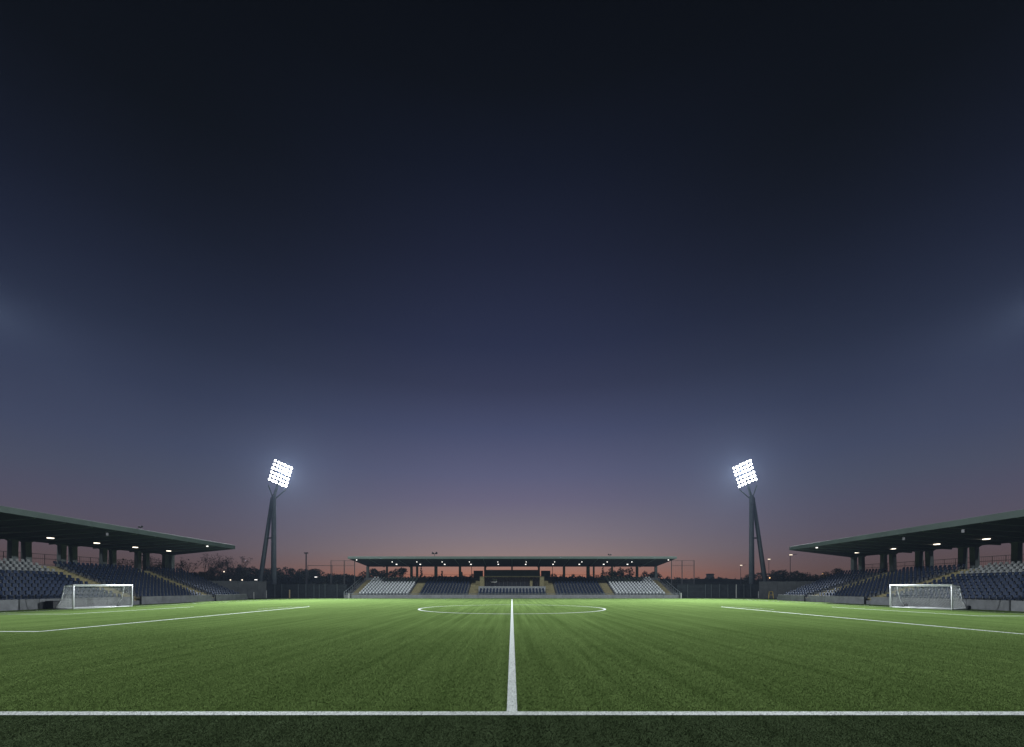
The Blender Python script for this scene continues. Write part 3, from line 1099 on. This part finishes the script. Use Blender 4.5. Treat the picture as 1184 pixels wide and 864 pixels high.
roof_horn('pair of horn loudspeakers on the far stand roof left of the middle', 502.5, 644.2, 87.3, 1.15)
roof_horn('small loudspeakers on the far stand roof right of the middle', 705, 644.2, 87.3, .7)
roof_horn('pair of horn loudspeakers on the left stand roof', 163.5, 613.0, 52.7, .55)


# ------------------------------------------------------------------ trees
def leaf_cloud(centres, radii, n, size, flat=1.0):
    """n leaf quads spread in the given balls, world coordinates"""
    k = len(centres)
    w = np.array(radii) ** 2
    pick = RNG.choice(k, n, p=w / w.sum())
    d = RNG.normal(size=(n, 3))
    d /= np.linalg.norm(d, axis=1)[:, None]
    rr = RNG.uniform(.35, 1.08, n) ** .6
    C = np.array(centres)[pick] + d * (rr * np.array(radii)[pick])[:, None] * np.array([1, 1, flat])
    C[:, 2] = np.maximum(C[:, 2], .1)
    a = RNG.normal(size=(n, 3)); a /= np.linalg.norm(a, axis=1)[:, None]
    b = np.cross(a, RNG.normal(size=(n, 3))); b /= np.linalg.norm(b, axis=1)[:, None]
    s = size * RNG.uniform(.5, 1.4, n)[:, None]
    V = np.stack([C - a * s, C - b * s * .6, C + a * s, C + b * s * .6], 1)
    return V.reshape(-1, 3)


def grow(mb, a, d, length, r, depth, tips):
    b = a + d * length
    mb.tube(a, b, r, r * .62, n=5 if depth else 7, cap=False)
    if depth >= 4:
        tips.append(b)
        return
    k = 3 if depth < 2 else 2
    for i in range(k):
        t = Vector((random.gauss(0, 1), random.gauss(0, 1), random.gauss(.5, .5))).normalized()
        nd = (d * 1.0 + t * random.uniform(.3, .55)).normalized()
        grow(mb, a + d * length * random.uniform(.72, 1.0), nd, length * random.uniform(.62, .82), r * .58, depth + 1, tips)
    tips.append(b)


def tree(name, label, cat, x, ytop, d, halfw, leaves, size, kind, group):
    X, Y, Z = px(x, ytop, d)
    root = thing(name, label, cat, (X, Y, 0), group)
    H = Z
    tips = []
    tr = MB()
    if kind == 'bare':
        for s in range(3):
            dd = Vector((random.gauss(0, .16), random.gauss(0, .16), 1)).normalized()
            grow(tr, Vector((X + (s - 1) * halfw * .3, Y, 0)), dd, H * .42, .12, 0, tips)
        k = (H - .2) / max(t.z for t in tips)
        tr.v = [(q[0], q[1], q[2] * k) for q in tr.v]
        cs = [(t.x, t.y, t.z * k) for t in tips if t.z * k > H * .3]
        V = leaf_cloud(cs, [halfw * .13] * len(cs), leaves, size)
        m = M_LEAFB
    elif kind == 'cone':
        tr.tube((X, Y, 0), (X, Y, H * .95), .2, .03, n=7)
        cs, rs = [], []
        for t in np.linspace(.08, .98, 16):
            for q in range(3):
                a = random.uniform(0, math.tau)
                w = halfw * (1 - t) * .8
                cs.append((X + math.cos(a) * w * .6, Y + math.sin(a) * w * .6, H * t)); rs.append(max(.22, w * .7))
        V = leaf_cloud(cs, rs, leaves, size)
        m = M_LEAFD
    else:
        tr.tube((X, Y, 0), (X + random.gauss(0, .15), Y, H * .45), .2, .13, n=7)
        for q in range(5):
            a = random.uniform(0, math.tau)
            tr.tube((X, Y, H * random.uniform(.2, .42)), (X + math.cos(a) * halfw * .6, Y + math.sin(a) * halfw * .6, H * random.uniform(.55, .8)), .1, .03, n=5)
        cs, rs = [], []
        for q in range(15):
            a = random.uniform(0, math.tau)
            w = halfw * math.sqrt(random.random())
            t = random.uniform(.15, .9)
            rad = halfw * random.uniform(.28, .5)
            w *= max(.25, math.sin(math.pi * min(1, .25 + t * .72)))
            z = min(H * t, H - rad * 1.02)
            cs.append((X + math.cos(a) * w, Y + math.sin(a) * w, z)); rs.append(rad)
        cs.append((X + random.gauss(0, halfw * .2), Y, H - halfw * .33)); rs.append(halfw * .33)
        V = leaf_cloud(cs, rs, leaves, size)
        m = M_LEAFD
    tr.build('trunk', M_BARK, root)
    o = np.array(ORIGIN[root.name])
    raw_mesh('crown', V - o, np.arange(len(V)), 4, m, root)


G1 = 'dark trees beyond the left fence'
# bare trees at the end of the left stand
tree('bare_tree', 'sparse bare tree seen under the left stand roof, nearest its columns', 'tree', 160, 641, 100, 3.4, 1300, .13, 'bare', G1)
tree('bare_tree', 'sparse bare tree just under the left stand roof tip edge', 'tree', 209, 643, 102, 2.6, 900, .13, 'bare', G1)
tree('bare_tree', 'wispy bare tree right of the left stand roof edge, left one of the open pair', 'tree', 240, 641, 110, 3.4, 1200, .12, 'bare', G1)
tree('bare_tree', 'wispy bare tree above the bright round lamp', 'tree', 266, 639.5, 112, 3.6, 1200, .12, 'bare', G1)
tree('bushy_tree', 'low dark bush at the back corner of the left stand', 'tree', 178, 652, 104, 3.2, 2600, .2, 'round', G1)
tree('bushy_tree', 'low dark bush behind the sloping end of the left stand', 'tree', 224, 661, 106, 3.0, 2600, .2, 'round', G1)
prof_l = [(236, 660), (247, 657), (257, 660), (267, 656), (277, 653), (285, 655.5), (293, 655), (302, 658), (311, 657), (321, 656.5), (330, 655), (339, 656.5),
          (347, 657.5), (356, 658.5), (364, 657.5), (372, 661), (381, 663), (391, 664), (401, 664)]
words_l = ['above the small lamps by the left stand', 'below the bright round lamp', 'beside the bright round lamp', 'over the small lamp beyond the wall', 'tallest over the left concrete wall',
           'over the middle of the left wall', 'over the wide flat lamp', 'left of the left tower legs', 'between the left tower legs', 'just right of the left tower', 'between the left tower and the mast',
           'left of the thin mast', 'at the foot of the thin mast', 'right of the thin mast', 'over the lone lamp', 'right of the lone lamp', 'behind the tall net posts', 'beside the far stand behind the net', 'at the left corner of the far stand roof']
for (x, y), wd in zip(prof_l, words_l):
    tree('bushy_tree', 'dark rounded tree ' + wd, 'tree', x, y, random.uniform(114, 128), random.uniform(2.6, 3.3), 2300, .2, 'round', G1)
G2 = 'dark trees behind the far stand'
for x, y, k, hw, wd in ((421, 660, 'round', 2.6, 'at the left end of the far stand'), (433, 657, 'round', 2.6, 'seen over the white seats in the first gap'), (444, 659, 'round', 2.4, 'seen between the first two left columns'),
                        (456, 657.5, 'round', 2.4, 'seen over the middle of the left white block'), (466, 656.5, 'round', 2.2, 'seen near the doubled left column'), (487, 655, 'cone', 1.6, 'right of the doubled left column'),
                        (511, 660.5, 'cone', 1.5, 'standing alone in the gap over the left blue seats'), (534, 662, 'cone', 1.2, 'small, just left of the press box'),
                        (661, 664, 'round', 1.4, 'low, over the right blue seats'), (697, 653, 'cone', 2.2, 'tall and pointed right of the middle'), (706, 657, 'round', 2.4, 'first of the clump over the right white block'),
                        (716, 656.5, 'round', 2.4, 'in the middle of the clump over the right white block'), (727, 656, 'round', 2.4, 'at the right of the clump over the right white block'),
                        (746, 660, 'round', 2.4, 'seen between the last right columns'), (757, 661, 'round', 2.4, 'at the right end of the far stand')):
    tree('conifer' if k == 'cone' else 'bushy_tree', 'dark %s tree %s' % ('pointed' if k == 'cone' else 'rounded', wd), 'tree', x, y, random.uniform(118, 126), hw, 1800, .2, k, G2)
G3 = 'dark trees on the right skyline'
for x, y, hw, wd in ((868, 663.5, 2.6, 'left of the right tower'), (882, 661, 2.8, 'between the right tower legs and the tall street lamp'), (893, 659, 3.0, 'right of the leaning tower leg'), (902, 658.5, 3.0, 'highest on the right skyline'),
                     (911, 661, 2.8, 'behind the tallest street lamp'), (921, 660, 2.8, 'right of the tallest street lamp'), (932, 662, 2.8, 'low before the right stand seats'), (944, 664, 2.6, 'by the faint skyline lamp'),
                     (957, 661, 2.8, 'at the back corner of the right stand'), (968, 657, 2.6, 'behind the lone column end of the right stand')):
    tree('bushy_tree', 'dark rounded tree ' + wd, 'tree', x, y, random.uniform(122, 134), hw, 2000, .2, 'round', G3)

# far embankment, with scrub as one mass on it
hl = MB()
prevs = None
hx = np.linspace(-230, 230, 116)
for i in range(len(hx) - 1):
    def hh(x):
        return 5.2 + .45 * math.sin(x * .05 + .6) + .25 * math.sin(x * .21) + (.5 if x < 0 else 0)
    a, b = hx[i], hx[i + 1]
    ha, hb = hh(a), hh(b)
    hl.quad((a, 131, 0), (b, 131, 0), (b, 138, hb), (a, 138, ha))
    hl.quad((a, 138, ha), (b, 138, hb), (b, 170, hb * .95), (a, 170, ha * .95))
    hl.quad((a, 170, ha * .95), (b, 170, hb * .95), (b, 190, 0), (a, 190, 0))
structure(hl.build('embankment', M_SOIL))
cs = [(x + random.gauss(0, 1), 138 + random.uniform(-3, 10), hh(x) + random.uniform(-.5, .05)) for x in np.arange(-225, 225, 1.1)]
V = leaf_cloud(cs, [random.uniform(.5, 1.0) for _ in cs], 42000, .2)
o = raw_mesh('scrub', V, np.arange(len(V)), 4, M_LEAFD)
o['kind'] = 'stuff'
X, Y, Z = px(821, 663.5, 140)
ht = thing('hut', 'tiny dark hut on the skyline left of the right tower', 'hut', (X, Y, 4.2))
MB().box(X - .9, X + .9, Y - .8, Y + .8, 4.2, Z - .35).build('wall', M_CONCD, ht)
MB().hexa([(X - 1.1, Y - 1, Z - .347), (X + 1.1, Y - 1, Z - .347), (X + 1.1, Y + 1, Z - .347), (X - 1.1, Y + 1, Z - .347),
           (X - .8, Y - .7, Z), (X + .8, Y - .7, Z), (X + .8, Y + .7, Z), (X - .8, Y + .7, Z)]).build('roof', M_RAIL, ht)

# ------------------------------------------------------------------ haze: thin evening air round the whole place
HAZE = 0.00012
if HAZE > 0:
    hz = MB().box(-360, 360, -60, 365, -1, 42).build('haze', M_CONC)
    m = bpy.data.materials.new('evening_air')
    m.use_nodes = True
    nt = m.node_tree
    nt.nodes.remove(nt.nodes['Principled BSDF'])
    pv = nt.nodes.new('ShaderNodeVolumePrincipled')
    pv.inputs['Color'].default_value = (.55, .70, .98, 1)
    pv.inputs['Density'].default_value = HAZE
    pv.inputs['Anisotropy'].default_value = 0.0
    nt.links.new(pv.outputs[0], nt.nodes['Material Output'].inputs['Volume'])
    hz.data.materials.clear()
    hz.data.materials.append(m)
    hz['kind'] = 'stuff'

# ------------------------------------------------------------------ sky
world = bpy.data.worlds.new('World')
scene.world = world
world.use_nodes = True
nt = world.node_tree
L = nt.links.new
bg = nt.nodes['Background']
tc = nt.nodes.new('ShaderNodeTexCoord')
nrm = nt.nodes.new('ShaderNodeVectorMath'); nrm.operation = 'NORMALIZE'
L(tc.outputs['Generated'], nrm.inputs[0])
sep = nt.nodes.new('ShaderNodeSeparateXYZ')
L(nrm.outputs[0], sep.inputs[0])
asin = nt.nodes.new('ShaderNodeMath'); asin.operation = 'ARCSINE'
L(sep.outputs['Z'], asin.inputs[0])
el = nt.nodes.new('ShaderNodeMath'); el.operation = 'DIVIDE'
L(asin.outputs[0], el.inputs[0]); el.inputs[1].default_value = math.pi / 2


def srgb(h):
    c = [int(h[i:i + 2], 16) / 255 for i in (0, 2, 4)]
    return tuple(v / 12.92 if v <= .04045 else ((v + .055) / 1.055) ** 2.4 for v in c)


def ramp(stops):
    r = nt.nodes.new('ShaderNodeValToRGB')
    r.color_ramp.interpolation = 'B_SPLINE' if False else 'LINEAR'
    els = r.color_ramp.elements
    while len(els) < len(stops):
        els.new(.5)
    for e, (deg, h) in zip(els, stops):
        e.position = max(0, deg / 90)
        e.color = (*srgb(h), 1)
    L(el.outputs[0], r.inputs['Fac'])
    return r


# towards the after-glow, and away from it to either side
warm = ramp([(0, '9a604e'), (1.7, 'a66d58'), (3.0, '9a766b'), (4.6, '8b7877'), (6.9, '7d727b'), (9.2, '716a79'), (11.4, '666178'), (14.7, '585975'), (20, '434866'), (25, '31354f'),
             (29.5, '252a44'), (37.6, '181c31'), (44.2, '0c1020'), (49.6, '05070f'), (54, '020308'), (80, '010103')])
side = ramp([(0, '54423f'), (1.7, '5b4846'), (3.0, '5a4b4e'), (4.6, '594f58'), (6.9, '534e5d'), (9.2, '4d4c5f'), (11.4, '464a5e'), (14.7, '3c425a'), (20, '2c324a'), (25, '20263b'),
             (29.5, '171c2f'), (34, '0e1221'), (38, '080b16'), (41.5, '04060d'), (50, '020307'), (80, '010103')])
az = nt.nodes.new('ShaderNodeMath'); az.operation = 'ARCTAN2'
L(sep.outputs['X'], az.inputs[0]); L(sep.outputs['Y'], az.inputs[1])
ab = nt.nodes.new('ShaderNodeMath'); ab.operation = 'ABSOLUTE'
L(az.outputs[0], ab.inputs[0])
mr = nt.nodes.new('ShaderNodeMapRange')
mr.interpolation_type = 'SMOOTHSTEP'
mr.inputs['From Min'].default_value = R(2)
mr.inputs['From Max'].default_value = R(40)
L(ab.outputs[0], mr.inputs['Value'])
mx = nt.nodes.new('ShaderNodeMix'); mx.data_type = 'RGBA'
L(mr.outputs[0], mx.inputs['Factor'])
L(warm.outputs['Color'], mx.inputs['A']); L(side.outputs['Color'], mx.inputs['B'])
sky = nt.nodes.new('ShaderNodeTexSky')
sky.sky_type = 'NISHITA'
sky.sun_disc = False
sky.sun_elevation = R(-4)
sky.sun_rotation = R(0)
sm = nt.nodes.new('ShaderNodeVectorMath'); sm.operation = 'SCALE'
L(sky.outputs[0], sm.inputs[0]); sm.inputs['Scale'].default_value = .0003
ad = nt.nodes.new('ShaderNodeVectorMath'); ad.operation = 'ADD'
L(mx.outputs['Result'], ad.inputs[0]); L(sm.outputs[0], ad.inputs[1])
L(ad.outputs[0], bg.inputs['Color'])
bg.inputs['Strength'].default_value = 1.0

# ------------------------------------------------------------------ camera
cd = bpy.data.cameras.new('camera')
cd.sensor_width = 36
cd.lens = F / 1184 * 36
cd.shift_y = (CY - 432) / 1184
cd.clip_end = 2000
cam = bpy.data.objects.new('camera', cd)
COL.objects.link(cam)
cam.location = (0, 0, EYE)
cam.rotation_euler = (R(90), 0, 0)
scene.camera = cam

scene.view_settings.view_transform = 'Standard'
scene.view_settings.look = 'None'
scene.view_settings.exposure = 0
scene.view_settings.gamma = 1
scene.render.engine = 'CYCLES'
scene.cycles.use_denoising = True
scene.cycles.max_bounces = 5
scene.cycles.volume_bounces = 0
scene.cycles.sample_clamp_indirect = 4
